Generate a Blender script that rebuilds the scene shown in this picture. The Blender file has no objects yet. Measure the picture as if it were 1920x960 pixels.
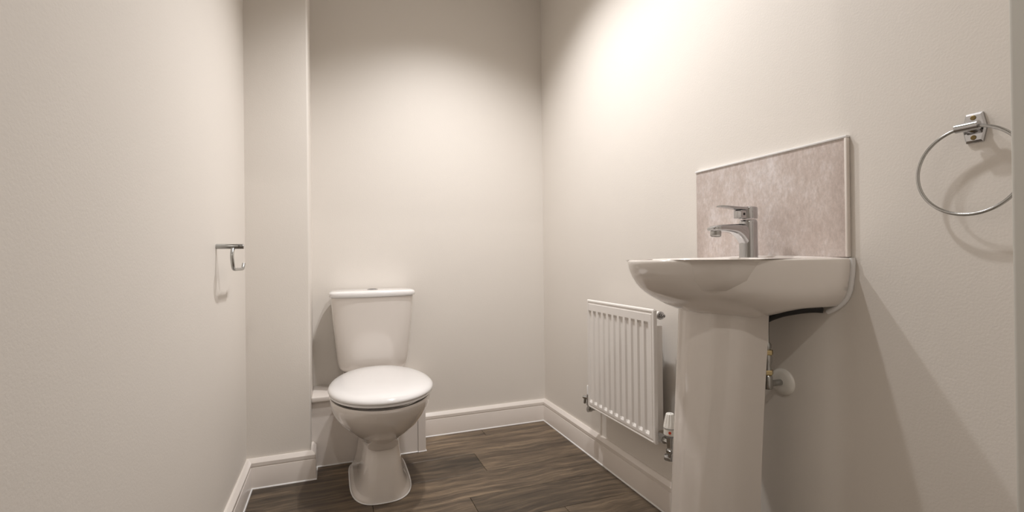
import bpy, bmesh, math, random
from mathutils import Vector, Matrix
random.seed(7)
C = bpy.context.scene.collection
SC = bpy.context.scene
PI = math.pi

# ---------------------------------------------------------------- camera
CAMH = .88
yaw, pit, rol, F = .3563, .0045, .0114, 895.5
fw = Vector((math.sin(yaw)*math.cos(pit), math.cos(yaw)*math.cos(pit), math.sin(pit)))
rt0 = Vector((math.cos(yaw), -math.sin(yaw), 0))
up0 = rt0.cross(fw)
rt = rt0*math.cos(rol) - up0*math.sin(rol)
up = rt0*math.sin(rol) + up0*math.cos(rol)
cam = bpy.data.cameras.new('camera')
camo = bpy.data.objects.new('camera', cam); C.objects.link(camo)
camo.matrix_world = Matrix(((rt.x, up.x, -fw.x, 0), (rt.y, up.y, -fw.y, 0), (rt.z, up.z, -fw.z, CAMH), (0, 0, 0, 1)))
cam.sensor_width = 36; cam.lens = 36*F/1920; cam.clip_start = .02
SC.camera = camo

# ---------------------------------------------------------------- light and exposure
W_ = bpy.data.worlds.new('world'); SC.world = W_; W_.use_nodes = True
W_.node_tree.nodes['Background'].inputs[0].default_value = (1, .93, .84, 1)
W_.node_tree.nodes['Background'].inputs[1].default_value = .08
SC.view_settings.view_transform = 'Standard'
SC.view_settings.look = 'None'
SC.view_settings.gamma = 1
SC.view_settings.exposure = .07
LAMPS = [(.58, 1.15, 42, 142), (.50, 1.72, 68, 122)]     # x, y, watts, cone of the two ceiling downlights
HALL_POWER = 8
CEIL = 2.40

# ---------------------------------------------------------------- room dimensions
XR, YB, XL, YP, XP, YX, XBX = 1.072, 2.387, -.3247, 2.1005, -.0956, 2.195, .386
YF, YF2 = .31, .21                    # front wall faces
OX0, OX1, OH = -.180, .747, 2.03       # door opening

# ---------------------------------------------------------------- materials
def nt(name):
    m = bpy.data.materials.new(name); m.use_nodes = True
    return m, m.node_tree, m.node_tree.nodes['Principled BSDF']
def mat(name, col, rough=.5, metal=0, coat=0, bump=0, bscale=300, var=0):
    m, t, b = nt(name)
    b.inputs['Base Color'].default_value = (*col, 1)
    b.inputs['Roughness'].default_value = rough
    b.inputs['Metallic'].default_value = metal
    b.inputs['Coat Weight'].default_value = coat
    b.inputs['Coat Roughness'].default_value = .04
    tc = t.nodes.new('ShaderNodeTexCoord')
    if bump:
        n = t.nodes.new('ShaderNodeTexNoise'); n.inputs['Scale'].default_value = bscale; n.inputs['Detail'].default_value = 3
        bp = t.nodes.new('ShaderNodeBump'); bp.inputs['Strength'].default_value = bump; bp.inputs['Distance'].default_value = .001
        t.links.new(tc.outputs['Object'], n.inputs['Vector']); t.links.new(n.outputs['Fac'], bp.inputs['Height'])
        t.links.new(bp.outputs['Normal'], b.inputs['Normal'])
    if var:
        n = t.nodes.new('ShaderNodeTexNoise'); n.inputs['Scale'].default_value = 4; n.inputs['Detail'].default_value = 4
        r = t.nodes.new('ShaderNodeMapRange'); r.inputs['To Min'].default_value = 1-var; r.inputs['To Max'].default_value = 1+var
        h = t.nodes.new('ShaderNodeHueSaturation'); h.inputs['Color'].default_value = (*col, 1)
        t.links.new(tc.outputs['Object'], n.inputs['Vector']); t.links.new(n.outputs['Fac'], r.inputs['Value'])
        t.links.new(r.outputs['Result'], h.inputs['Value']); t.links.new(h.outputs['Color'], b.inputs['Base Color'])
    return m
M = {}
M['wall'] = mat('wall_paint', (.79, .742, .685), .55, bump=.25, bscale=220, var=.012)
M['ceil'] = mat('ceiling_paint', (.82, .80, .76), .8, bump=.2, bscale=200)
M['trim'] = mat('trim_gloss', (.83, .765, .71), .3, coat=.2, bump=.05, bscale=60)
M['bead'] = mat('sealant', (.86, .85, .84), .35)
M['cer'] = mat('ceramic', (.78, .725, .675), .12, coat=.8)
M['seat'] = mat('seat_plastic', (.86, .84, .83), .12, coat=.5)
M['chrome'] = mat('chrome', (.50, .50, .51), .07, 1)
M['chromed'] = mat('chrome_dull', (.45, .45, .44), .22, 1)
M['brass'] = mat('brass', (.50, .40, .22), .3, 1)
M['oldbrass'] = mat('dull_brass', (.22, .16, .07), .45, .8)
M['frame'] = mat('door_frame_grey', (.62, .60, .55), .45)  # one even grey for the door lining, darker than the skirting
M['rad'] = mat('radiator_enamel', (.84, .80, .76), .3, coat=.3)
M['white'] = mat('white_plastic', (.85, .82, .76), .35)
M['black'] = mat('black_rubber', (.012, .012, .012), .45)
M['gap'] = mat('dark_recess', (.03, .027, .025), .7)
M['red'] = mat('red_plastic', (.65, .06, .02), .35)
M['grey'] = mat('grey_galvanised', (.35, .36, .38), .5, .4)
M['carpet'] = mat('hall_carpet', (.35, .31, .27), .95, bump=.6, bscale=500)

def plank_mat():
    m, t, b = nt('vinyl_plank')
    L = t.links.new; N = t.nodes.new
    tc = N('ShaderNodeTexCoord'); oi = N('ShaderNodeObjectInfo')
    mp = N('ShaderNodeMapping'); mp.inputs['Scale'].default_value = (1, 1, 1)
    off = N('ShaderNodeCombineXYZ'); mu = N('ShaderNodeMath'); mu.operation = 'MULTIPLY'; mu.inputs[1].default_value = 37
    L(oi.outputs['Random'], mu.inputs[0]); L(mu.outputs[0], off.inputs[0]); L(mu.outputs[0], off.inputs[1])
    ad = N('ShaderNodeVectorMath'); ad.operation = 'ADD'
    L(tc.outputs['Object'], ad.inputs[0]); L(off.outputs[0], ad.inputs[1])
    # slow warp so that the grain bends around knots
    wn = N('ShaderNodeTexNoise'); wn.inputs['Scale'].default_value = 5.0; wn.inputs['Detail'].default_value = 1
    L(ad.outputs[0], wn.inputs['Vector'])
    wv = N('ShaderNodeVectorMath'); wv.operation = 'SCALE'; wv.inputs['Scale'].default_value = .055
    L(wn.outputs['Color'], wv.inputs[0])
    a2 = N('ShaderNodeVectorMath'); a2.operation = 'ADD'; L(ad.outputs[0], a2.inputs[0]); L(wv.outputs[0], a2.inputs[1])
    def grain(sx, sy, det):
        q = N('ShaderNodeVectorMath'); q.operation = 'MULTIPLY'; q.inputs[1].default_value = (sx, sy, 1)
        L(a2.outputs[0], q.inputs[0])
        n = N('ShaderNodeTexNoise'); n.inputs['Scale'].default_value = 1; n.inputs['Detail'].default_value = det; n.inputs['Roughness'].default_value = .62
        L(q.outputs[0], n.inputs['Vector']); return n
    g1 = grain(2.6, 34, 6); g2 = grain(12, 260, 4); g3 = grain(1.6, 7, 2)
    r1 = N('ShaderNodeValToRGB'); e = r1.color_ramp
    e.elements[0].position = .30; e.elements[0].color = (.045, .031, .020, 1)
    e.elements[1].position = .72; e.elements[1].color = (.250, .178, .108, 1)
    x = e.elements.new(.5); x.color = (.122, .086, .054, 1)
    L(g1.outputs['Fac'], r1.inputs['Fac'])
    r2 = N('ShaderNodeMapRange'); r2.inputs['From Min'].default_value = .35; r2.inputs['From Max'].default_value = .65
    r2.inputs['To Min'].default_value = .62; r2.inputs['To Max'].default_value = 1.3; L(g2.outputs['Fac'], r2.inputs['Value'])
    r3 = N('ShaderNodeMapRange'); r3.inputs['From Min'].default_value = .3; r3.inputs['From Max'].default_value = .7
    r3.inputs['To Min'].default_value = .72; r3.inputs['To Max'].default_value = 1.28; L(g3.outputs['Fac'], r3.inputs['Value'])
    r4 = N('ShaderNodeMapRange'); r4.inputs['To Min'].default_value = .72; r4.inputs['To Max'].default_value = 1.35; L(oi.outputs['Random'], r4.inputs['Value'])
    # knots
    vo = N('ShaderNodeTexVoronoi'); vo.inputs['Scale'].default_value = 1; 
    qv = N('ShaderNodeVectorMath'); qv.operation = 'MULTIPLY'; qv.inputs[1].default_value = (3.0, 6.0, 1); L(ad.outputs[0], qv.inputs[0]); L(qv.outputs[0], vo.inputs['Vector'])
    rk = N('ShaderNodeMapRange'); rk.inputs['From Min'].default_value = .015; rk.inputs['From Max'].default_value = .10; rk.inputs['To Min'].default_value = .45
    L(vo.outputs['Distance'], rk.inputs['Value'])
    p = r2.outputs[0]
    for q in (r3.outputs[0], r4.outputs[0], rk.outputs[0]):
        k = N('ShaderNodeMath'); k.operation = 'MULTIPLY'; L(p, k.inputs[0]); L(q, k.inputs[1]); p = k.outputs[0]
    h = N('ShaderNodeHueSaturation'); L(r1.outputs['Color'], h.inputs['Color']); L(p, h.inputs['Value'])
    h.inputs['Saturation'].default_value = .95
    L(h.outputs['Color'], b.inputs['Base Color'])
    b.inputs['Roughness'].default_value = .42
    bp = N('ShaderNodeBump'); bp.inputs['Strength'].default_value = .25; bp.inputs['Distance'].default_value = .0006
    L(g2.outputs['Fac'], bp.inputs['Height']); L(bp.outputs['Normal'], b.inputs['Normal'])
    return m
M['plank'] = plank_mat()

def tile_mat():
    m, t, b = nt('mottled_stone_tile')
    L = t.links.new; N = t.nodes.new
    tc = N('ShaderNodeTexCoord')
    def noise(s, d, sc=(1, 1, 1), r=.6):
        q = N('ShaderNodeVectorMath'); q.operation = 'MULTIPLY'; q.inputs[1].default_value = sc; L(tc.outputs['Object'], q.inputs[0])
        n = N('ShaderNodeTexNoise'); n.inputs['Scale'].default_value = s; n.inputs['Detail'].default_value = d; n.inputs['Roughness'].default_value = r
        L(q.outputs[0], n.inputs['Vector']); return n
    a = noise(9, 4, (1, 1, .6)); c = noise(90, 5, (1, 1, .55), .75); d = noise(260, 3, (1, 1, .5))
    ra = N('ShaderNodeValToRGB'); e = ra.color_ramp
    e.elements[0].position = .33; e.elements[0].color = (.47, .385, .345, 1)
    e.elements[1].position = .68; e.elements[1].color = (.74, .69, .68, 1)
    x = e.elements.new(.5); x.color = (.57, .49, .45, 1)
    mix = N('ShaderNodeMath'); mix.operation = 'MULTIPLY_ADD'; mix.inputs[1].default_value = .55
    L(a.outputs['Fac'], mix.inputs[0])
    m2 = N('ShaderNodeMath'); m2.operation = 'MULTIPLY'; m2.inputs[1].default_value = .45; L(c.outputs['Fac'], m2.inputs[0]); L(m2.outputs[0], mix.inputs[2])
    L(mix.outputs[0], ra.inputs['Fac'])
    rd = N('ShaderNodeMapRange'); rd.inputs['From Min'].default_value = .35; rd.inputs['From Max'].default_value = .65; rd.inputs['To Min'].default_value = .93; rd.inputs['To Max'].default_value = 1.07
    L(d.outputs['Fac'], rd.inputs['Value'])
    h = N('ShaderNodeHueSaturation'); L(ra.outputs['Color'], h.inputs['Color']); L(rd.outputs[0], h.inputs['Value'])
    L(h.outputs['Color'], b.inputs['Base Color']); b.inputs['Roughness'].default_value = .35
    return m
M['tile'] = tile_mat()
m, t, b = nt('lamp_lens'); b.inputs['Base Color'].default_value = (.9, .9, .9, 1)
b.inputs['Emission Color'].default_value = (1, .93, .85, 1); b.inputs['Emission Strength'].default_value = 30; M['lens'] = m

# ---------------------------------------------------------------- builders
def link(name, bm, m, parent=None, smooth=False, **props):
    bmesh.ops.remove_doubles(bm, verts=bm.verts, dist=1e-6)
    bmesh.ops.recalc_face_normals(bm, faces=bm.faces)
    me = bpy.data.meshes.new(name); bm.to_mesh(me); bm.free()
    me.materials.append(M[m])
    if smooth:
        for p in me.polygons: p.use_smooth = True
        try: me.set_sharp_from_angle(angle=math.radians(smooth if smooth > 1 else 40))
        except Exception: pass
    o = bpy.data.objects.new(name, me); C.objects.link(o)
    if parent:
        o.parent = parent
        o.matrix_parent_inverse = Matrix.Translation(-parent_loc(parent))
    for k, v in props.items(): o[k] = v
    return o
def parent_loc(p):
    v = Vector((0, 0, 0))
    return p.location.copy() if p.type == 'EMPTY' else v
def thing(name, loc, label, cat, group=None):
    o = bpy.data.objects.new(name, None); C.objects.link(o); o.location = loc; o.empty_display_size = .05
    o['label'] = label; o['category'] = cat
    if group: o['group'] = group
    return o
def st(name, bm, m, **k): return link(name, bm, m, kind='structure', **k)
def box(bm, a, b, bev=0, seg=2):
    v = [bm.verts.new((x, y, z)) for x in (a[0], b[0]) for y in (a[1], b[1]) for z in (a[2], b[2])]
    fs = [bm.faces.new([v[i] for i in q]) for q in ((0,1,3,2), (4,6,7,5), (0,4,5,1), (2,3,7,6), (0,2,6,4), (1,5,7,3))]
    if bev:
        bmesh.ops.recalc_face_normals(bm, faces=fs)
        es = list({e for f in fs for e in f.edges})
        bmesh.ops.bevel(bm, geom=es, offset=bev, segments=seg, profile=.5, affect='EDGES')
    return bm
def B(a, b, bev=0, seg=2): return box(bmesh.new(), a, b, bev, seg)
def loft(bm, loops, cap0=True, cap1=True, closed=True):
    R = [[bm.verts.new(p) for p in l] for l in loops]
    n = len(R[0])
    for i in range(len(R)-1):
        for j in range(n if closed else n-1):
            k = (j+1) % n
            try: bm.faces.new((R[i][j], R[i][k], R[i+1][k], R[i+1][j]))
            except ValueError: pass
    if cap0: bm.faces.new(R[0][::-1])
    if cap1: bm.faces.new(R[-1])
    return bm
def frame(d):
    d = Vector(d).normalized()
    u = d.cross(Vector((0, 0, 1)))
    if u.length < .05: u = d.cross(Vector((1, 0, 0)))
    u.normalize(); return u, u.cross(d).normalized()
def lathe(bm, base, d, prof, n=32, cap0=True, cap1=True):
    """prof: (radius, distance along d)"""
    base = Vector(base); d = Vector(d).normalized(); u, v = frame(d)
    return loft(bm, [[base + d*h + u*(r*math.cos(2*PI*i/n)) + v*(r*math.sin(2*PI*i/n)) for i in range(n)] for r, h in prof], cap0, cap1)
def tube(bm, pts, r, n=16, closed=False, caps=True):
    pts = [Vector(p) for p in pts]; m = len(pts)
    T = [((pts[(i+1) % m]-pts[i-1]) if closed else (pts[min(i+1, m-1)]-pts[max(i-1, 0)])).normalized() for i in range(m)]
    u, v = frame(T[0]); loops = []
    for i in range(m):
        u = (u - T[i]*u.dot(T[i])).normalized(); v = T[i].cross(u)
        rr = r[i] if isinstance(r, (list, tuple)) else r
        loops.append([pts[i] + u*(rr*math.cos(2*PI*k/n)) + v*(rr*math.sin(2*PI*k/n)) for k in range(n)])
    if closed:
        loops.append(loops[0]); return loft(bm, loops, False, False)
    return loft(bm, loops, caps, caps)
def smoothpath(pts, k=8):
    P = [Vector(p) for p in pts]; P = [2*P[0]-P[1]] + P + [2*P[-1]-P[-2]]; out = []
    for i in range(1, len(P)-2):
        for j in range(k):
            t = j/k; a, b, c, d = P[i-1:i+3]
            out.append(.5*((2*b)+(c-a)*t+(2*a-5*b+4*c-d)*t*t+(3*b-a-3*c+d)*t**3))
    out.append(P[-2]); return out
def spow(x, e): return math.copysign(abs(x)**e, x)
def interp(tab, t):
    if t <= tab[0][0]: return tab[0][1:]
    for a, b in zip(tab, tab[1:]):
        if t <= b[0]:
            f = (t-a[0])/(b[0]-a[0]); return tuple(x+(y-x)*f for x, y in zip(a[1:], b[1:]))
    return tab[-1][1:]
def crom(tab, t):
    """smooth (Catmull-Rom like) table lookup, first column is the key"""
    n = len(tab)
    if t <= tab[0][0]: return tab[0][1:]
    if t >= tab[-1][0]: return tab[-1][1:]
    for i in range(n-1):
        if t <= tab[i+1][0]:
            h = tab[i+1][0]-tab[i][0]; f = (t-tab[i][0])/h; out = []
            for k in range(1, len(tab[0])):
                y0, y1 = tab[i][k], tab[i+1][k]
                def sl(j):
                    if j <= 0 or j >= n-1: 
                        q = 0 if j <= 0 else n-2
                        return (tab[q+1][k]-tab[q][k])/(tab[q+1][0]-tab[q][0])
                    d1 = (tab[j][k]-tab[j-1][k])/(tab[j][0]-tab[j-1][0]); d2 = (tab[j+1][k]-tab[j][k])/(tab[j+1][0]-tab[j][0])
                    return 0 if d1*d2 <= 0 else 2*d1*d2/(d1+d2)
                m0, m1 = sl(i)*h, sl(i+1)*h
                out.append(y0*(2*f**3-3*f*f+1)+m0*(f**3-2*f*f+f)+y1*(-2*f**3+3*f*f)+m1*(f**3-f*f))
            return tuple(out)

# ---------------------------------------------------------------- room shell
T = .1
st('wall_back', B((XL-T, YB, -.05), (XR+T, YB+T, CEIL)), 'wall')
st('wall_left', B((XL-T, YF2, -.05), (XL, YB, CEIL)), 'wall')
st('wall_right', B((XR, YF2, -.05), (XR+T, YB, CEIL)), 'wall')
bm = B((XL, YF2, -.05), (OX0, YF, CEIL)); box(bm, (OX1, YF2, -.05), (XR, YF, CEIL)); box(bm, (OX0, YF2, OH), (OX1, YF, CEIL))
st('wall_front', bm, 'wall')
# boxed-out corner beside the toilet, edges slightly rounded
bm = bmesh.new()
r = .006
loop = [(XL, YB), (XL, YP)] + [(XP-r+r*math.sin(a), YP+r-r*math.cos(a)) for a in (0, PI/8, PI/4, 3*PI/8, PI/2)] + [(XP, YB)]
loft(bm, [[(x, y, z) for x, y in loop] for z in (0, CEIL)])
st('wall_boxing', bm, 'wall', smooth=30)
st('ceiling', B((XL-T, YF2, CEIL), (XR+T, YB+T, CEIL+.08)), 'ceil')

# floor: a base sheet with single vinyl planks on it
floor = st('floor', B((XL, YF2-.02, -.03), (XR, YB, -.0042)), 'gap')
rows = [2.284+.19*0, 2.091, 1.900, 1.711, 1.525, 1.335, 1.145, .955, .765, .575, .385, .195]
rows = [YB] + rows
joints = {1: .18, 2: .585, 3: .121, 4: .461, 5: .755, 6: .3, 7: .85, 8: .1, 9: .6, 10: .35, 11: .8, 0: .7}
g = .0006
for i in range(len(rows)-1):
    y1, y0 = rows[i]-g, rows[i+1]+g
    j = joints.get(i, .4); cuts = sorted([XL] + [c for c in (j-1.22, j, j+1.22) if XL+.02 < c < XR-.02] + [XR])
    for a, c in zip(cuts, cuts[1:]):
        me_bm = B((a+g-(a+c)/2, -(y1-y0)/2, -.004), (c-g-(a+c)/2, (y1-y0)/2, 0), .0009, 1)
        o = link('plank', me_bm, 'plank'); o.location = ((a+c)/2, (y0+y1)/2, 0); o.parent = floor

# hallway behind the camera
st('floor_hall', B((-1.2, -1.4, -.03), (1.7, YF2-.02, 0)), 'carpet')
st('ceiling_hall', B((-1.3, -1.5, CEIL), (1.8, YF2, CEIL+.08)), 'ceil')
st('wall_hall_back', B((-1.2, -1.5, 0), (1.7, -1.4, CEIL)), 'wall')
st('wall_hall_left', B((-1.3, -1.5, 0), (-1.2, YF2, CEIL)), 'wall')
st('wall_hall_right', B((1.7, -1.5, 0), (1.8, YF2, CEIL)), 'wall')
bm = B((-1.2, YF2-.0, 0), (XL-T, YF2+.05, CEIL)); box(bm, (XR+T, YF2, 0), (1.7, YF2+.05, CEIL)); st('wall_hall_front', bm, 'wall')

# door lining
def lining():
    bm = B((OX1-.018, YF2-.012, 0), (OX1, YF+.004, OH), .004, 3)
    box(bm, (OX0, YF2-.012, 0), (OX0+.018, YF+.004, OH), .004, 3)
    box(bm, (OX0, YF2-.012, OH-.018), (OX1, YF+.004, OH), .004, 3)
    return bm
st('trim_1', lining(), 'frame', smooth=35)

# skirting boards with mitred ends
PROF = [(0, 0), (.0185, 0), (.0185, .080), (.0180, .0815), (.0150, .0830), (.0150, .0850), (.0180, .0865), (.0180, .0990), (.0165, .1010), (.0085, .1115), (.0070, .1130), (0, .1130)]
def skirt(name, A, Bp, n, m0, m1):
    """A, Bp ends on the wall; n outward normal; m0/m1 mitre shift along the run per unit of thickness"""
    A = Vector((*A, 0)); Bp = Vector((*Bp, 0)); d = (Bp-A).normalized(); n = Vector((*n, 0))
    def L(P, m): return [P + n*t + d*(t*m) + Vector((0, 0, z)) for t, z in PROF]
    o = st(name, loft(bmesh.new(), [L(A, m0), L(Bp, m1)]), 'trim', smooth=25)
    bp = [(0.0180, 0), (.0225, 0), (.0218, .0022), (.0200, .0036), (.0180, .0040)]
    def K(P, m): return [P + n*t + d*(t*m) + Vector((0, 0, z+.0001)) for t, z in bp]
    link('sealant_bead', loft(bmesh.new(), [K(A, m0), K(Bp, m1)]), 'bead', o, smooth=60)
    return o
skirt('baseboard_left', (XL, YF), (XL, YP), (1, 0), 1, -1)
skirt('baseboard_front', (XL, YP), (XP, YP), (0, -1), 1, 1)
skirt('baseboard_return', (XP, YP), (XP, YX), (1, 0), -1, 0)
skirt('baseboard_back', (XBX, YB), (XR, YB), (0, -1), 0, -1)
skirt('baseboard_right', (XR, YB), (XR, YF), (-1, 0), 1, -1)

# low boxing for the soil pipe, behind the toilet
t = thing('pipe_boxing', (.15, YX, 0), 'low white painted boxing for the pipework on the floor behind the toilet', 'boxing')
link('front_panel', B((XP, YX+.004, 0), (XBX-.036, YX+.016, .279)), 'trim', t)
link('corner_batten', B((XBX-.035, YX, 0), (XBX, YB, .279), .002), 'trim', t)
link('ledge_board', B((XP, YX-.012, .279), (XBX+.008, YB, .302), .005, 3), 'trim', t, smooth=35)
bm = bmesh.new()
tube(bm, [(XP, YX+.003, .002), (XBX-.036, YX+.003, .002)], .0034, 8); tube(bm, [(XBX-.035, YX-.001, .002), (XBX+.001, YX-.001, .002), (XBX+.001, YB-.03, .002)], .003, 8)
link('sealant_bead', bm, 'bead', t, smooth=60)

# ---------------------------------------------------------------- toilet
CX = .163
tl = thing('toilet', (CX, 2.0, 0), 'white close-coupled ceramic toilet with the lid down, standing in the corner', 'toilet')
def oval(cx, cy, hw, ff, fr, z, nf=2.1, nr=2.4, N=64, trunc=None):
    out = []
    for i in range(N):
        a = 2*PI*i/N; s, c = math.sin(a), math.cos(a)
        if c < 0: x = hw*spow(s, 2/nf); y = -ff*abs(c)**(2/nf)
        else: x = hw*spow(s, 2/nr); y = fr*abs(c)**(2/nr)
        if trunc and y > trunc: y = trunc
        out.append((cx+x, cy+y, z))
    return out
# pan: z, half width, front y, rear y, centre y, exponents
pan = [ # z, hw, yfront, yrear, ycentre, nf, nr
 (.000, .113, 1.782, 2.190, 2.000, 2.9, 6.0),
 (.006, .1125, 1.783, 2.190, 2.000, 2.9, 6.0),
 (.022, .100, 1.784, 2.190, 2.000, 2.9, 6.0),
 (.060, .086, 1.788, 2.190, 2.000, 3.1, 6.0),
 (.120, .075, 1.797, 2.190, 1.990, 3.2, 6.0),
 (.175, .069, 1.806, 2.190, 1.980, 3.0, 5.0),
 (.200, .069, 1.804, 2.190, 1.970, 2.6, 4.0),
 (.220, .088, 1.780, 2.185, 1.960, 2.3, 3.0),
 (.243, .120, 1.746, 2.180, 1.945, 2.1, 2.5),
 (.268, .145, 1.714, 2.175, 1.930, 2.0, 2.3),
 (.300, .165, 1.685, 2.170, 1.915, 2.0, 2.2),
 (.330, .1775, 1.664, 2.165, 1.905, 2.0, 2.2),
 (.355, .1835, 1.653, 2.160, 1.900, 2.0, 2.2),
 (.369, .1845, 1.650, 2.160, 1.900, 2.0, 2.2),
 (.3735, .1825, 1.653, 2.158, 1.900, 2.0, 2.2)]
loops = []
zs = sorted(set([p[0] for p in pan] + [.0765*0+i*.0125 for i in range(1, 30)]))
for z in zs:
    hw, yf, yr, yc, nf, nr = crom(pan, z)
    loops.append(oval(CX, yc, hw, yc-yf, yr-yc, z, nf, nr, 72))
for k, dz in ((.82, 0), (.76, -.012), (.6, -.10), (.3, -.16)):
    hw, yf, yr, yc, nf, nr = crom(pan, .3735)
    loops.append(oval(CX, yc-.02, hw*k, (yc-yf)*k, (yr-yc)*k*.8, .3735+dz, nf, nr, 72))
bm = bmesh.new(); loft(bm, loops)
po = link('pan', bm, 'cer', tl, smooth=50)
# rear shelf that carries the cistern, and the outlet spigot into the boxing
bm = B((CX-.135, 2.10, .303), (CX+.135, 2.36, .374), .012, 3)
link('pan_shelf', bm, 'cer', tl, smooth=40)
# moulded facet where the bowl meets the foot
bm = bmesh.new()
fl = []
for k, off in ((1, 0), (.97, -.003), (.90, -.0045)):
    fl.append([(CX-.002+.055*k*spow(math.cos(a), .75), 1.806-.0015-abs(math.sin(a))*.0-(.205+.020*k*math.sin(a)-.185)*.55+off+.010*abs(math.cos(a))**2, .206+.022*k*spow(math.sin(a), .8)) for a in [2*PI*i/40 for i in range(40)]])
loft(bm, fl, True, True)
link('crease_facet', bm, 'cer', tl, smooth=30)
# sealant round the foot
lp = oval(CX, 2.0, .1145, 2.0-1.7805, .19, .0025, 2.9, 6.0, 96)
bm = bmesh.new(); tube(bm, lp, .0021, 8, closed=True)
link('foot_sealant', bm, 'bead', tl, smooth=60)
bm = bmesh.new(); lathe(bm, (CX-.0745, 1.93, .082), (-1, -.35, .15), [(.0048, -.002), (.0048, .0022), (.003, .0022)], 16)
link('fixing_hole', bm, 'black', tl, label='small dark fixing hole in the foot')
# seat ring and lid
def seatloop(s, z, cyo=0):
    return oval(CX+.002, 1.895+cyo, .192*s, .252-.192*(1-s), .30-.192*(1-s), z, 2.05, 2.0, 80, trunc=.258)
bm = bmesh.new()
loft(bm, [seatloop(.93, .384), seatloop(.972, .384), seatloop(.985, .386), seatloop(.985, .391), seatloop(.97, .3935)])
link('seat', bm, 'seat', tl, smooth=40)
bm = bmesh.new()
prof = [(.965, .3945), (.992, .3948), (1.0, .397), (1.0, .400), (.993, .4040), (.975, .4082), (.945, .4120), (.90, .4155), (.84, .4185), (.76, .4212), (.66, .4236), (.54, .4258), (.40, .4273), (.22, .428), (.06, .4282)]
loft(bm, [seatloop(s, z) for s, z in prof])
link('lid', bm, 'seat', tl, smooth=50)
for sx in (-1, 1):
    link('seat_hinge', tube(bmesh.new(), [(CX+sx*.078-.02, 2.150, .392), (CX+sx*.078+.02, 2.150, .392)], .010, 16), 'chrome', tl, smooth=40)
for sx in (-1, 1):
    bm = bmesh.new(); lathe(bm, (CX+sx*.13, 1.80, .3735), (0, 0, 1), [(.010, 0), (.010, .0105)], 16)
    link('seat_buffer', bm, 'black', tl)
# cistern: bowed front, tapering down
def cloop(hw, d, z, bow=.018, yb=2.372, r=5.0, N=80):
    """rounded plan: straight back at yb, bowed front"""
    out = []; yc = yb-d/2
    for i in range(N):
        a = 2*PI*i/N
        x = hw*spow(math.sin(a), 2/r); y = (d/2)*spow(-math.cos(a), 2/r)
        if y < 0: y -= bow*(1-(x/hw)**2)*(-y/(d/2))
        out.append((CX+x, yc+y, z))
    return out
cis = [(.376, .112, .10), (.380, .128, .128), (.392, .142, .142), (.410, .150, .149), (.46, .157, .155), (.55, .167, .162), (.64, .175, .167), (.714, .1795, .170)]
loops = [cloop(*[crom(cis, z)[0], crom(cis, z)[1]], z) for z in [.376, .378, .380, .385, .392, .40, .41, .43, .46, .50, .55, .60, .64, .68, .714]]
cs = link('cistern', loft(bmesh.new(), loops), 'cer', tl, smooth=45)
lid = [(.178, .166, .7145), (.178, .166, .7175), (.186, .176, .7180), (.188, .179, .722), (.188, .179, .731), (.186, .177, .736), (.180, .171, .7400), (.168, .160, .7420), (.10, .09, .7435), (.03, .03, .744)]
bm = bmesh.new()
loft(bm, [cloop(h, d, z, bow=.018*h/.188, yb=2.374-(.179-d)/2, r=5) for h, d, z in lid])
link('cistern_lid', bm, 'seat', tl, smooth=45)
bm = bmesh.new(); lathe(bm, (CX, 2.275, .7435), (0, 0, 1), [(.024, 0), (.024, .0015), (.0225, .003), (.019, .0035), (.0185, .0030), (.001, .0030)], 32)
fb = link('flush_button', bm, 'chrome', tl, smooth=40, label='chrome flush button')
link('button_split', B((CX-.0185, 2.2744, .7464), (CX+.0185, 2.2756, .7470)), 'black', fb)

# ---------------------------------------------------------------- toilet roll holder
hy = 1.615
th = thing('toilet_roll_holder', (XL, hy, .924), 'empty chrome toilet roll holder fixed to the left wall', 'roll holder')
bm = bmesh.new(); lathe(bm, (XL, hy, .924), (1, 0, 0), [(.0074, 0), (.0074, .0705), (.0066, .072), (.004, .0722)], 28)
link('post', bm, 'chromed', th, smooth=40)
hx = XL+.0455
pts = [(hx, hy, .920), (hx-.001, hy-.012, .912), (hx-.001, hy-.020, .895), (hx, hy-.018, .876), (hx, hy-.008, .862), (hx, hy+.010, .856), (hx, hy+.06, .8555), (hx+.001, hy+.12, .8550), (hx+.002, hy+.135, .858), (hx+.003, hy+.146, .872)]
bm = bmesh.new(); tube(bm, smoothpath(pts, 8), .0050, 16)
link('hook_arm', bm, 'chromed', th, smooth=60)
bm = bmesh.new(); lathe(bm, (XL+.0600, hy-.0067, .924), (0, -1, 0), [(.0030, 0), (.0030, .0006)], 16)
link('grub_screw', bm, 'black', th)

# ---------------------------------------------------------------- towel ring
ry, rz = .507, 1.102
tr = thing('towel_ring', (XR, ry, rz), 'round chrome towel ring on the right wall beside the door frame', 'towel ring')
hexa = [(-.012, .026), (.012, .026), (.0175, 0), (.012, -.026), (-.012, -.026), (-.0175, 0)]
bm = bmesh.new()
loft(bm, [[(XR-x, ry+a*k, rz+b*k) for a, b in hexa] for x, k in ((0, 1), (.004, 1), (.007, .86))])
link('wall_plate', bm, 'chrome', tr, smooth=20)
for dz in (.0175, -.0175):
    bm = bmesh.new(); lathe(bm, (XR-.0068, ry, rz+dz), (-1, 0, 0), [(.0042, 0), (.0042, .0008), (.0034, .0012)], 16)
    link('screw', bm, 'oldbrass', tr, label='dull brass screw')
bm = bmesh.new(); tube(bm, [(XR-.006, ry, rz), (XR-.014, ry, rz), (XR-.024, ry, rz)], [.0105, .009, .008], 20)
link('boss', bm, 'chrome', tr, smooth=40)
bm = bmesh.new(); tube(bm, [(XR-.025, ry-.0165, rz+.000), (XR-.025, ry+.0165, rz-.000)], .0078, 20)
link('clip', bm, 'chrome', tr, smooth=40)
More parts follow.
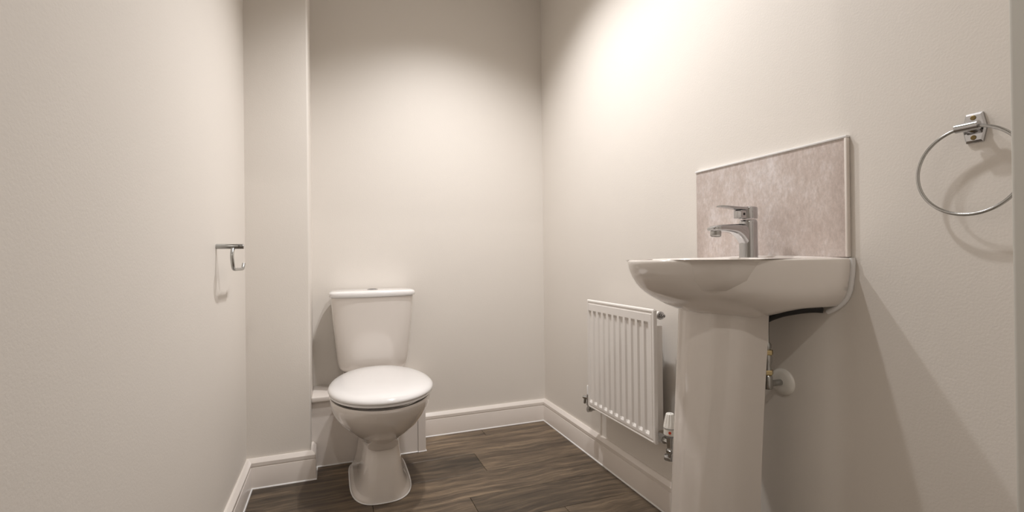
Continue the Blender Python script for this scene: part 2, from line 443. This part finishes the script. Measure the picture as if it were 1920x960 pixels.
R_ = .077
bm = bmesh.new(); tube(bm, [(XR-.025, ry+R_*math.sin(a), rz-R_+R_*math.cos(a)) for a in [2*PI*i/96 for i in range(96)]], .0030, 12, closed=True)
link('ring', bm, 'chromed', tr, smooth=60)

# ---------------------------------------------------------------- splashback
sy0, sy1, sz0, sz1 = .734, 1.198, .874, 1.1385
sp = thing('splashback', (XR, .966, sz0), 'mottled beige stone-effect splashback tile with white edge trim above the basin', 'splashback')
link('tile', B((XR-.0085, sy0, sz0), (XR-.0005, sy1, sz1), .0008, 1), 'tile', sp)
link('edge_trim', B((XR-.0115, sy0-.006, sz1), (XR, sy1+.002, sz1+.0055), .0016, 2), 'bead', sp, smooth=40)
link('edge_trim', B((XR-.0115, sy0-.006, sz0), (XR, sy0-.0002, sz1), .0016, 2), 'trim', sp, smooth=40)

# ---------------------------------------------------------------- basin and pedestal
CY = .955
bs = thing('washbasin', (.9, CY, 0), 'white ceramic pedestal washbasin mounted on the right wall', 'basin')
def dloop(p, a, z, cxo=None, n=2.15, N=96, zf=None, back=0):
    """closed loop of a D plan: front reach p, half width a, flat along the wall"""
    cx = XR - p*.45; out = []
    xb = XR - back
    def inside(x, y):
        if x > xb: return False
        return ((abs(y-CY)/a)**n + (max(0, XR-x)/p)**n) < 1
    for i in range(N):
        t = 2*PI*i/N; dx, dy = -math.cos(t), math.sin(t); lo, hi = 0, 1
        for _ in range(26):
            m = (lo+hi)/2
            if inside(cx+dx*m, CY+dy*m): lo = m
            else: hi = m
        x, y = cx+dx*lo, CY+dy*lo
        out.append((x, y))
    for cy_ in (CY-a, CY+a):          # keep the two corners at the wall sharp
        i = min(range(N), key=lambda k: (out[k][0]-xb)**2+(out[k][1]-cy_)**2); out[i] = (xb, cy_)
    return [(x, y, zf(x, y) if zf else z) for x, y in out]
ZR = .872
low = [(0, .3895, .2300), (.006, .3915, .2308), (.02, .389, .2305), (.042, .380, .2285), (.07, .359, .2245), (.09, .332, .2165), (.10, .313, .209), (.115, .282, .191), (.129, .248, .165), (.137, .215, .145), (.140, .190, .130)]
def tilt(x, y): return 0
loops = []
# hollow underside first
def low_loop(d, p, a):
    k = max(0, (d-.108)/.032)
    def zf(x, y):
        f = min(1, max(0, (x-.915)/.09)); return ZR-d+.020*k*f*f*(3-2*f)
    return dloop(p, a, 0, zf=zf)
loops.append(low_loop(.085, .10, .09)); loops.append(low_loop(.090, .165, .115)); loops.append(low_loop(.138, .180, .122))
for d in [.140, .1385, .137, .133, .129, .122, .115, .108, .10, .09, .08, .07, .06, .05, .042, .03, .02, .012, .006, .003]:
    p, a = crom(low, d); loops.append(low_loop(d, p, a))
loops.append(dloop(.3890, .2290, ZR-.0008)); loops.append(dloop(.3850, .2255, ZR))
# deck and bowl: oval opening in front of the tap ledge
def bowl(s, z, N=96):
    bx = XR-.245; out = []
    for i in range(N):
        t = 2*PI*i/N
        x = -.128*s*spow(math.cos(t), .95) if math.cos(t) > 0 else -.118*s*spow(math.cos(t), .8)
        out.append((bx+x, CY+.198*s*spow(math.sin(t), .95), z+.0035*max(0, x/.128)))
    return out
for s, z in ((1.03, ZR), (1.0, ZR-.001), (.975, ZR-.006), (.95, ZR-.02), (.90, ZR-.045), (.80, ZR-.068), (.62, ZR-.083), (.35, ZR-.090), (.12, ZR-.092)):
    loops.append(bowl(s, z))
bm = bmesh.new(); loft(bm, loops)
link('bowl', bm, 'cer', bs, smooth=55)
# raised back ledge along the wall
L_ = []
for k in range(25):
    u = -1+2*k/24; y = CY+.222*u; h = .0005+.0075*(1-u*u); w = .026+.014*(1-u*u)
    L_.append([(XR-w, y, ZR-.003), (XR-w, y, ZR), (XR-w*.86, y, ZR+h*.35), (XR-w*.62, y, ZR+h*.85), (XR-w*.4, y, ZR+h), (XR-.009, y, ZR+h), (XR-.009, y, ZR-.003)])
link('back_ledge', loft(bmesh.new(), L_), 'cer', bs, smooth=50)
# waste
bm = bmesh.new(); lathe(bm, (XR-.245, CY, ZR-.0925), (0, 0, 1), [(.024, 0), (.024, .003), (.018, .004), (.016, .001), (.001, .001)], 28)
link('waste_plug', bm, 'chrome', bs, smooth=40)
# flange against the wall
fl = []
for d in [0, .01, .02, .03, .04, .05, .06, .07, .08, .09, .10, .108, .115, .121, .125]:
    p, a = crom(low, d); fl.append((XR-.0045, CY-a-.0012, ZR-d))
fl2 = [(x, 2*CY-y, z) for x, y, z in fl]
for q in (fl, fl2):
    link('wall_sealant', tube(bmesh.new(), q, .0058, 12), 'bead', bs, smooth=60)
# pedestal: three faced front, open back
def ploop(z):
    tab = [(0, .300, .094, .107), (.10, .292, .088, .110), (.25, .283, .083, .118), (.45, .268, .086, .110), (.60, .255, .092, .104), (.72, .246, .096, .098), (.80, .242, .098, .096)]
    fr, hw, bk = crom(tab, z)
    xf, xb = XR-fr, XR-bk
    cr = [(xb, CY-hw), (xb-(xb-xf)*.55, CY-hw*1.0), (xf+.018, CY-hw*.72), (xf+.006, CY-hw*.36), (xf, CY+.0), (xf+.006, CY+hw*.36), (xf+.018, CY+hw*.72), (xb-(xb-xf)*.55, CY+hw*1.0), (xb, CY+hw)]
    P = smoothpath([(x, y, 0) for x, y in cr], 6)
    return [(q.x, q.y) for q in P]
bm = bmesh.new(); loops = []
for z in [0, .01, .05, .10, .2, .3, .4, .5, .6,   .68, .745]:
    o = ploop(z); inn = [(x+(XR-.10-x)*.07+.004, CY+(y-CY)*.88) for x, y in o]
    loops.append([(x, y, z) for x, y in o] + [(x, y, z) for x, y in inn[::-1]])
loft(bm, loops)
link('pedestal', bm, 'cer', bs, smooth=40)

# black waste bend seen below the basin
bm = bmesh.new(); tube(bm, smoothpath([(XR-.006, .792, .752), (XR-.020, .806, .752), (XR-.04, .828, .7475), (XR-.065, .862, .735), (XR-.083, .893, .712), (XR-.092, .91, .67), (XR-.094, .915, .60)], 6), .0085, 16)
link('waste_hose', bm, 'black', bs, smooth=60, label='black waste hose')
# water supply pipe with collar and valve
py, pz = .905, .556
ws = thing('supply_pipe', (XR, py, pz), 'chrome isolating valve and supply pipe with white wall collar behind the pedestal', 'pipe')
bm = bmesh.new(); lathe(bm, (XR, py, pz), (-1, 0, 0), [(.034, 0), (.034, .002), (.031, .0055), (.022, .0085), (.012, .0095), (.009, .0095)], 40)
link('wall_collar', bm, 'white', ws, smooth=50, label='white wall collar')
bm = bmesh.new(); lathe(bm, (XR-.008, py, pz), (-1, 0, 0), [(.0078, 0), (.0078, .046)], 20)
link('pipe_tail', bm, 'chromed', ws, smooth=40)
bm = bmesh.new(); lathe(bm, (XR-.052, py, pz-.012), (0, 0, 1), [(.010, 0), (.0115, .002), (.0115, .03), (.010, .034), (.0085, .036)], 20)
link('valve_body', bm, 'chromed', ws, smooth=40)
for z0 in (.024, .074):
    bm = bmesh.new(); lathe(bm, (XR-.052, py, pz+z0), (0, 0, 1), [(.0125, 0), (.0135, .002), (.0135, .010), (.0125, .012)], 6)
    link('compression_nut', bm, 'brass', ws, label='brass nut')
bm = bmesh.new(); lathe(bm, (XR-.052, py, pz+.036), (0, 0, 1), [(.0095, 0), (.0085, .012), (.0105, .020), (.0105, .034), (.0085, .042), (.0075, .052), (.0095, .056), (.0095, .064), (.0055, .07), (.0055, .17)], 20)
link('riser', bm, 'chromed', ws, smooth=40)

# ---------------------------------------------------------------- tap
tx, ty, tz = 1.002, .942, ZR
tp = thing('basin_tap', (tx, ty, tz), 'chrome single-lever mixer tap standing on the basin', 'tap')
bm = bmesh.new(); lathe(bm, (tx, ty, tz), (0, 0, 1), [(.0235, 0), (.0235, .002), (.0225, .003), (.0218, .05), (.0218, .093), (.0205, .098), (.019, .0995)], 40)
link('body', bm, 'chrome', tp, smooth=40)
# spout: sections along -x
def sec(x, zc, hh, hw, n=3.2, N=28, ty_=ty):
    return [(x, ty_+hw*spow(math.cos(2*PI*i/N), 2/n), zc+hh*spow(math.sin(2*PI*i/N), 2/n)) for i in range(N)]
top = [(0, tz+.0895), (.02, tz+.0895), (.06, tz+.088), (.10, tz+.0855), (.118, tz+.082), (.124, tz+.078)]
bot = [(0, tz+.022), (.012, tz+.028), (.022, tz+.041), (.032, tz+.053), (.045, tz+.0615), (.06, tz+.0655), (.085, tz+.068), (.118, tz+.069), (.124, tz+.071)]
wid = [(0, .0165), (.03, .0165), (.07, .0160), (.11, .0165), (.12, .014), (.124, .010)]
bm = bmesh.new(); L_ = []
for d in [0, .006, .012, .018, .024, .03, .036, .044, .052, .06, .07, .085, .10, .11, .116, .121, .124]:
    a, b_, w = crom(top, d)[0], crom(bot, d)[0], crom(wid, d)[0]
    L_.append(sec(tx-d, (a+b_)/2, (a-b_)/2, w))
loft(bm, L_)
link('spout', bm, 'chrome', tp, smooth=50)
bm = bmesh.new(); lathe(bm, (tx-.106, ty, tz+.071), (-.10, 0, -1), [(.0125, 0), (.0130, .004), (.0130, .013), (.0118, .0148), (.0108, .0148), (.0105, .011), (.001, .011)], 32)
ar = link('aerator', bm, 'chromed', tp, smooth=40)
# handle: cap + block + blade
bm = bmesh.new(); lathe(bm, (tx, ty, tz+.1015), (0, 0, 1), [(.0205, 0), (.0225, .002), (.0225, .027), (.0215, .030), (.018, .0315), (.001, .032)], 40)
hd = link('handle', bm, 'chrome', tp, smooth=40)
link('handle_block', B((tx-.036, ty-.013, tz+.1025), (tx-.012, ty+.013, tz+.124), .002, 3), 'chrome', hd, smooth=40)
bm = bmesh.new()
loft(bm, [sec(tx-d, z, h, w, 4) for d, z, h, w in ((.004, tz+.1275, .0042, .016), (.03, tz+.1282, .0042, .0155), (.05, tz+.1295, .0036, .013), (.075, tz+.1315, .0032, .0105), (.088, tz+.1322, .0030, .0095), (.096, tz+.1320, .0022, .008))])
link('lever', bm, 'chrome', hd, smooth=50)
bm = bmesh.new(); lathe(bm, (tx-.0265, ty-.0130, tz+.1135), (0, -1, 0), [(.0033, 0), (.0033, .0005)], 20)
link('indicator_dot', bm, 'gap', hd)

# ---------------------------------------------------------------- radiator
rX, q0, q1, z0, z1 = .982, 1.311, 1.755, .2613, .702
rd = thing('radiator', (1.03, 1.533, z0), 'small white ribbed panel radiator on the right wall between corner and basin', 'radiator')
cent = [1.353+.0377*i for i in range(11)]
def depth(y, z):
    """inward depth of the pressed front"""
    d = 0
    e = min(y-q0, q1-y, z-z0, z1-z)
    if e < .004: d += .004*(1-math.sqrt(max(0, 1-((.004-e)/.004)**2)))
    if .009 < e < .014: d += .0016
    zz0, zz1 = z0+.022, z1-.040
    for c in cent:
        w = abs(y-c)
        if w < .0125 and zz0 < z < zz1:
            s = min(1, (.0125-w)/.0045)
            k = min(1, (z-zz0)/.010, (zz1-z)/.010)
            d = max(d, .0065*s*k)
    return d
ys = {q0, q1}; zs = {z0, z1}
for e in (0, .0008, .002, .004, .009, .0098, .0132, .014): ys |= {q0+e, q1-e}; zs |= {z0+e, z1-e}
for c in cent:
    for w in (-.0125, -.008, 0, .008, .0125): ys.add(round(c+w, 5))
for z in (z0+.022, z0+.032, z1-.040, z1-.050): zs.add(z)
zs |= {z0+.1, z0+.2, z0+.3}
ys = sorted(ys); zs = sorted(zs)
bm = bmesh.new()
G = [[bm.verts.new((rX+depth(y, z+ (1e-6 if abs(z-z0-.022) < 1e-7 else 0)), y, z)) for z in zs] for y in ys]
for i in range(len(ys)-1):
    for j in range(len(zs)-1): bm.faces.new((G[i][j], G[i+1][j], G[i+1][j+1], G[i][j+1]))
rim = [G[i][0] for i in range(len(ys))] + [G[-1][j] for j in range(1, len(zs))] + [G[i][-1] for i in range(len(ys)-2, -1, -1)] + [G[0][j] for j in range(len(zs)-2, 0, -1)]
bk = [bm.verts.new((rX+.013, v.co.y, v.co.z)) for v in rim]
for i in range(len(rim)): bm.faces.new((rim[i], rim[(i+1) % len(rim)], bk[(i+1) % len(rim)], bk[i]))
bm.faces.new(bk)
link('front_panel', bm, 'rad', rd, smooth=20)
bm = bmesh.new(); tube(bm, [(rX+.006, q0+.003, z1-.002), (rX+.006, q1-.003, z1-.002)], .0058, 12)
link('top_rail', bm, 'rad', rd, smooth=60)
# convector fins behind the panel, wrapped in a side plate
bm = B((rX+.0135, q0+.020, z0+.035), (rX+.050, q1-.03, z1-.055), .002, 2)
cv = link('convector', bm, 'rad', rd, smooth=40)
for i in range(26):
    y = q0+.055+i*.0135
    bm = B((rX+.016, y, z1-.0555), (rX+.048, y+.0016, z1-.050))
    link('fin', bm, 'grey', cv)
# wall brackets
for y in (q0+.10, q1-.09):
    link('wall_bracket', B((rX+.050, y-.014, z0+.05), (XR, y+.014, z1-.075), .001, 1), 'grey', rd)
# air vent and its socket
vx = rX+.030
bm = bmesh.new(); lathe(bm, (vx, q0+.040, z1-.018), (0, -1, 0), [(.0125, 0), (.0125, .036), (.0140, .037)], 28)
link('vent_socket', bm, 'rad', rd, smooth=40)
bm = bmesh.new(); lathe(bm, (vx, q0+.003, z1-.018), (0, -1, 0), [(.0125, 0), (.0125, .005), (.0085, .006), (.0085, .012), (.0060, .013), (.0060, .018), (.0035, .0185), (.0035, .015)], 20)
link('air_vent', bm, 'chrome', rd, smooth=40, label='chrome air vent plug')
bm = bmesh.new(); lathe(bm, (vx, q1-.053, z1-.018), (0, 1, 0), [(.0125, 0), (.0125, .035), (.010, .040)], 28)
link('vent_socket', bm, 'rad', rd, smooth=40)
# bottom sockets
bm = bmesh.new(); lathe(bm, (vx, q0+.050, z0+.016), (0, -1, 0), [(.0135, 0), (.0135, .038), (.0145, .0385), (.0145, .044)], 28)
link('valve_socket', bm, 'bead', rd, smooth=40)
bm = bmesh.new(); lathe(bm, (vx, q1-.050, z0+.016), (0, 1, 0), [(.0135, 0), (.0135, .05)], 28)
link('valve_socket', bm, 'rad', rd, smooth=40)

# thermostatic valve, lower right of the radiator
vy, vz = q0-.038, z0+.016
tv = thing('thermostatic_valve', (vx, vy, vz), 'white thermostatic radiator valve with red dot at the lower right of the radiator', 'valve')
bm = bmesh.new(); lathe(bm, (vx, vy+.030, vz), (0, -1, 0), [(.0125, 0), (.0125, .008), (.010, .010), (.0085, .024)], 6)
link('union_nut', bm, 'chromed', tv, smooth=25)
bm = bmesh.new(); lathe(bm, (vx, vy, vz-.058), (0, 0, 1), [(.0085, 0), (.0105, .001), (.0105, .010), (.0085, .012), (.0085, .020), (.0115, .024), (.0135, .028), (.0135, .036), (.0110, .038), (.0100, .042), (.0110, .050), (.0120, .074), (.0120, .078)], 28)
link('valve_body', bm, 'chromed', tv, smooth=40)
bm = bmesh.new(); tube(bm, smoothpath([(vx, vy, vz-.052), (vx+.02, vy+.004, vz-.052), (XR-.001, vy+.006, vz-.052)], 6), .0070, 16)
link('pipe_tail', bm, 'white', tv, smooth=60)
bm = bmesh.new(); lathe(bm, (vx+.0, vy+.004, vz-.050), (-.6, 1.0, 0), [(.0105, 0), (.0115, .002), (.0115, .012), (.0095, .015)], 20)
link('elbow', bm, 'chrome', tv, smooth=40)
bm = bmesh.new(); lathe(bm, (vx, vy, vz+.020), (0, 0, 1), [(.0150, 0), (.0160, .001), (.0160, .005), (.0150, .0055)], 36)
link('lower_collar', bm, 'grey', tv, smooth=40)
bm = bmesh.new(); lathe(bm, (vx, vy, vz+.0256), (0, 0, 1), [(.0170, 0), (.0205, .003), (.0205, .0225), (.0195, .0235)], 36)
link('scale_ring', bm, 'white', tv, smooth=40)
bm = bmesh.new(); lathe(bm, (vx-.0130, vy-.0150, vz+.0385), (-.65, -.76, 0), [(.0044, 0), (.0044, .0016)], 20)
link('red_marker', bm, 'red', tv, label='red marker')
bm = bmesh.new(); lathe(bm, (vx, vy, vz+.0491), (0, 0, 1), [(.0212, 0), (.0212, .0016)], 36)
link('grey_band', bm, 'grey', tv, smooth=40)
bm = bmesh.new(); N = 72; L_ = []
for h, r_, k in ((.0508, .0210, 0), (.054, .0208, .0), (.060, .0200, .0013), (.072, .0180, .0018), (.083, .0155, .0018), (.090, .0138, .0014), (.094, .0124, 0), (.0955, .0105, 0)):
    L_.append([(vx+(r_-k*(1 if (i//3) % 2 else 0))*math.cos(2*PI*i/N), vy+(r_-k*(1 if (i//3) % 2 else 0))*math.sin(2*PI*i/N), vz+h) for i in range(N)])
loft(bm, L_); link('head', bm, 'white', tv, smooth=35)
bm = bmesh.new(); lathe(bm, (vx, vy-.004, vz+.0955), (0, 0, 1), [(.0015, 0), (.0015, .0003)], 12)
link('pin_hole', bm, 'black', tv)

# lockshield valve with drain cock, lower left
ly = q1+.043
lv = thing('lockshield_valve', (vx, ly, vz), 'chrome lockshield valve with white cap at the lower left of the radiator', 'valve')
bm = bmesh.new(); lathe(bm, (vx, ly-.041, vz), (0, 1, 0), [(.0125, 0), (.0125, .012), (.010, .014), (.0085, .041)], 6)
link('union_nut', bm, 'chromed', lv, smooth=25)
bm = bmesh.new(); lathe(bm, (vx, ly, vz-.050), (0, 0, 1), [(.0090, 0), (.0095, .012), (.008, .014), (.008, .022), (.0115, .025), (.0115, .034), (.0090, .038), (.0100, .050), (.0100, .066), (.0085, .07)], 24)
link('valve_body', bm, 'chromed', lv, smooth=40)
bm = bmesh.new(); lathe(bm, (vx, ly, vz+.020), (0, 0, 1), [(.0085, 0), (.0085, .034), (.0075, .0365), (.0065, .037)], 24)
link('cap', bm, 'bead', lv, smooth=40, label='white cap')
bm = bmesh.new(); tube(bm, [(vx, ly, vz+.004), (vx-.012, ly+.016, vz+.004), (vx-.016, ly+.022, vz+.004)], [.0075, .0075, .006], 16); tube(bm, [(vx-.010, ly+.014, vz+.002), (vx-.012, ly+.017, vz-.022)], [.0065, .0055], 16)
link('drain_cock', bm, 'chromed', lv, smooth=40)
bm = bmesh.new(); lathe(bm, (vx, ly, vz-.046), (1, 0, 0), [(.0105, -.008), (.0105, .010), (.009, .012), (.007, .013), (.007, XR-vx)], 20)
link('elbow', bm, 'chromed', lv, smooth=40)

# ---------------------------------------------------------------- ceiling downlight
DLL = ['round recessed ceiling downlight nearer the basin', 'round recessed ceiling downlight nearer the toilet']
for (lx, ly_, lw, lc), lab in zip(LAMPS, DLL):
    dl = thing('ceiling_downlight', (lx, ly_, CEIL), lab, 'ceiling light', 'recessed ceiling downlights')
    bm = bmesh.new(); lathe(bm, (lx, ly_, CEIL), (0, 0, -1), [(.044, 0), (.044, .003), (.036, .005), (.034, .003), (.034, 0)], 40, False, False)
    link('bezel', bm, 'white', dl, smooth=40)
    bm = bmesh.new(); lathe(bm, (lx, ly_, CEIL-.0005), (0, 0, -1), [(.0335, 0), (.0335, .001)], 40)
    link('lens', bm, 'lens', dl)
    ld = bpy.data.lights.new('downlight', 'SPOT'); ld.shadow_soft_size = .03; ld.energy = lw; ld.color = (1, .985, .985)
    ld.spot_size = math.radians(lc); ld.spot_blend = 1
    lo = bpy.data.objects.new('lamp_light', ld); C.objects.link(lo); lo.parent = dl; lo.location = (0, 0, -.036)
dh = thing('hall_downlight', (-.05, -.7, CEIL), 'round recessed downlight in the hallway ceiling outside the door', 'ceiling light')
bm = bmesh.new(); lathe(bm, (-.05, -.7, CEIL), (0, 0, -1), [(.044, 0), (.044, .003), (.036, .005), (.034, .003), (.034, 0)], 40, False, False)
link('bezel', bm, 'white', dh, smooth=40)
bm = bmesh.new(); lathe(bm, (-.05, -.7, CEIL-.0005), (0, 0, -1), [(.0335, 0), (.0335, .001)], 40)
link('lens', bm, 'lens', dh)
ld = bpy.data.lights.new('hall_light', 'AREA'); ld.shape = 'DISK'; ld.size = .065; ld.energy = HALL_POWER; ld.color = (1, .95, .89)
lo = bpy.data.objects.new('lamp_light', ld); C.objects.link(lo); lo.parent = dh; lo.location = (0, 0, -.006)
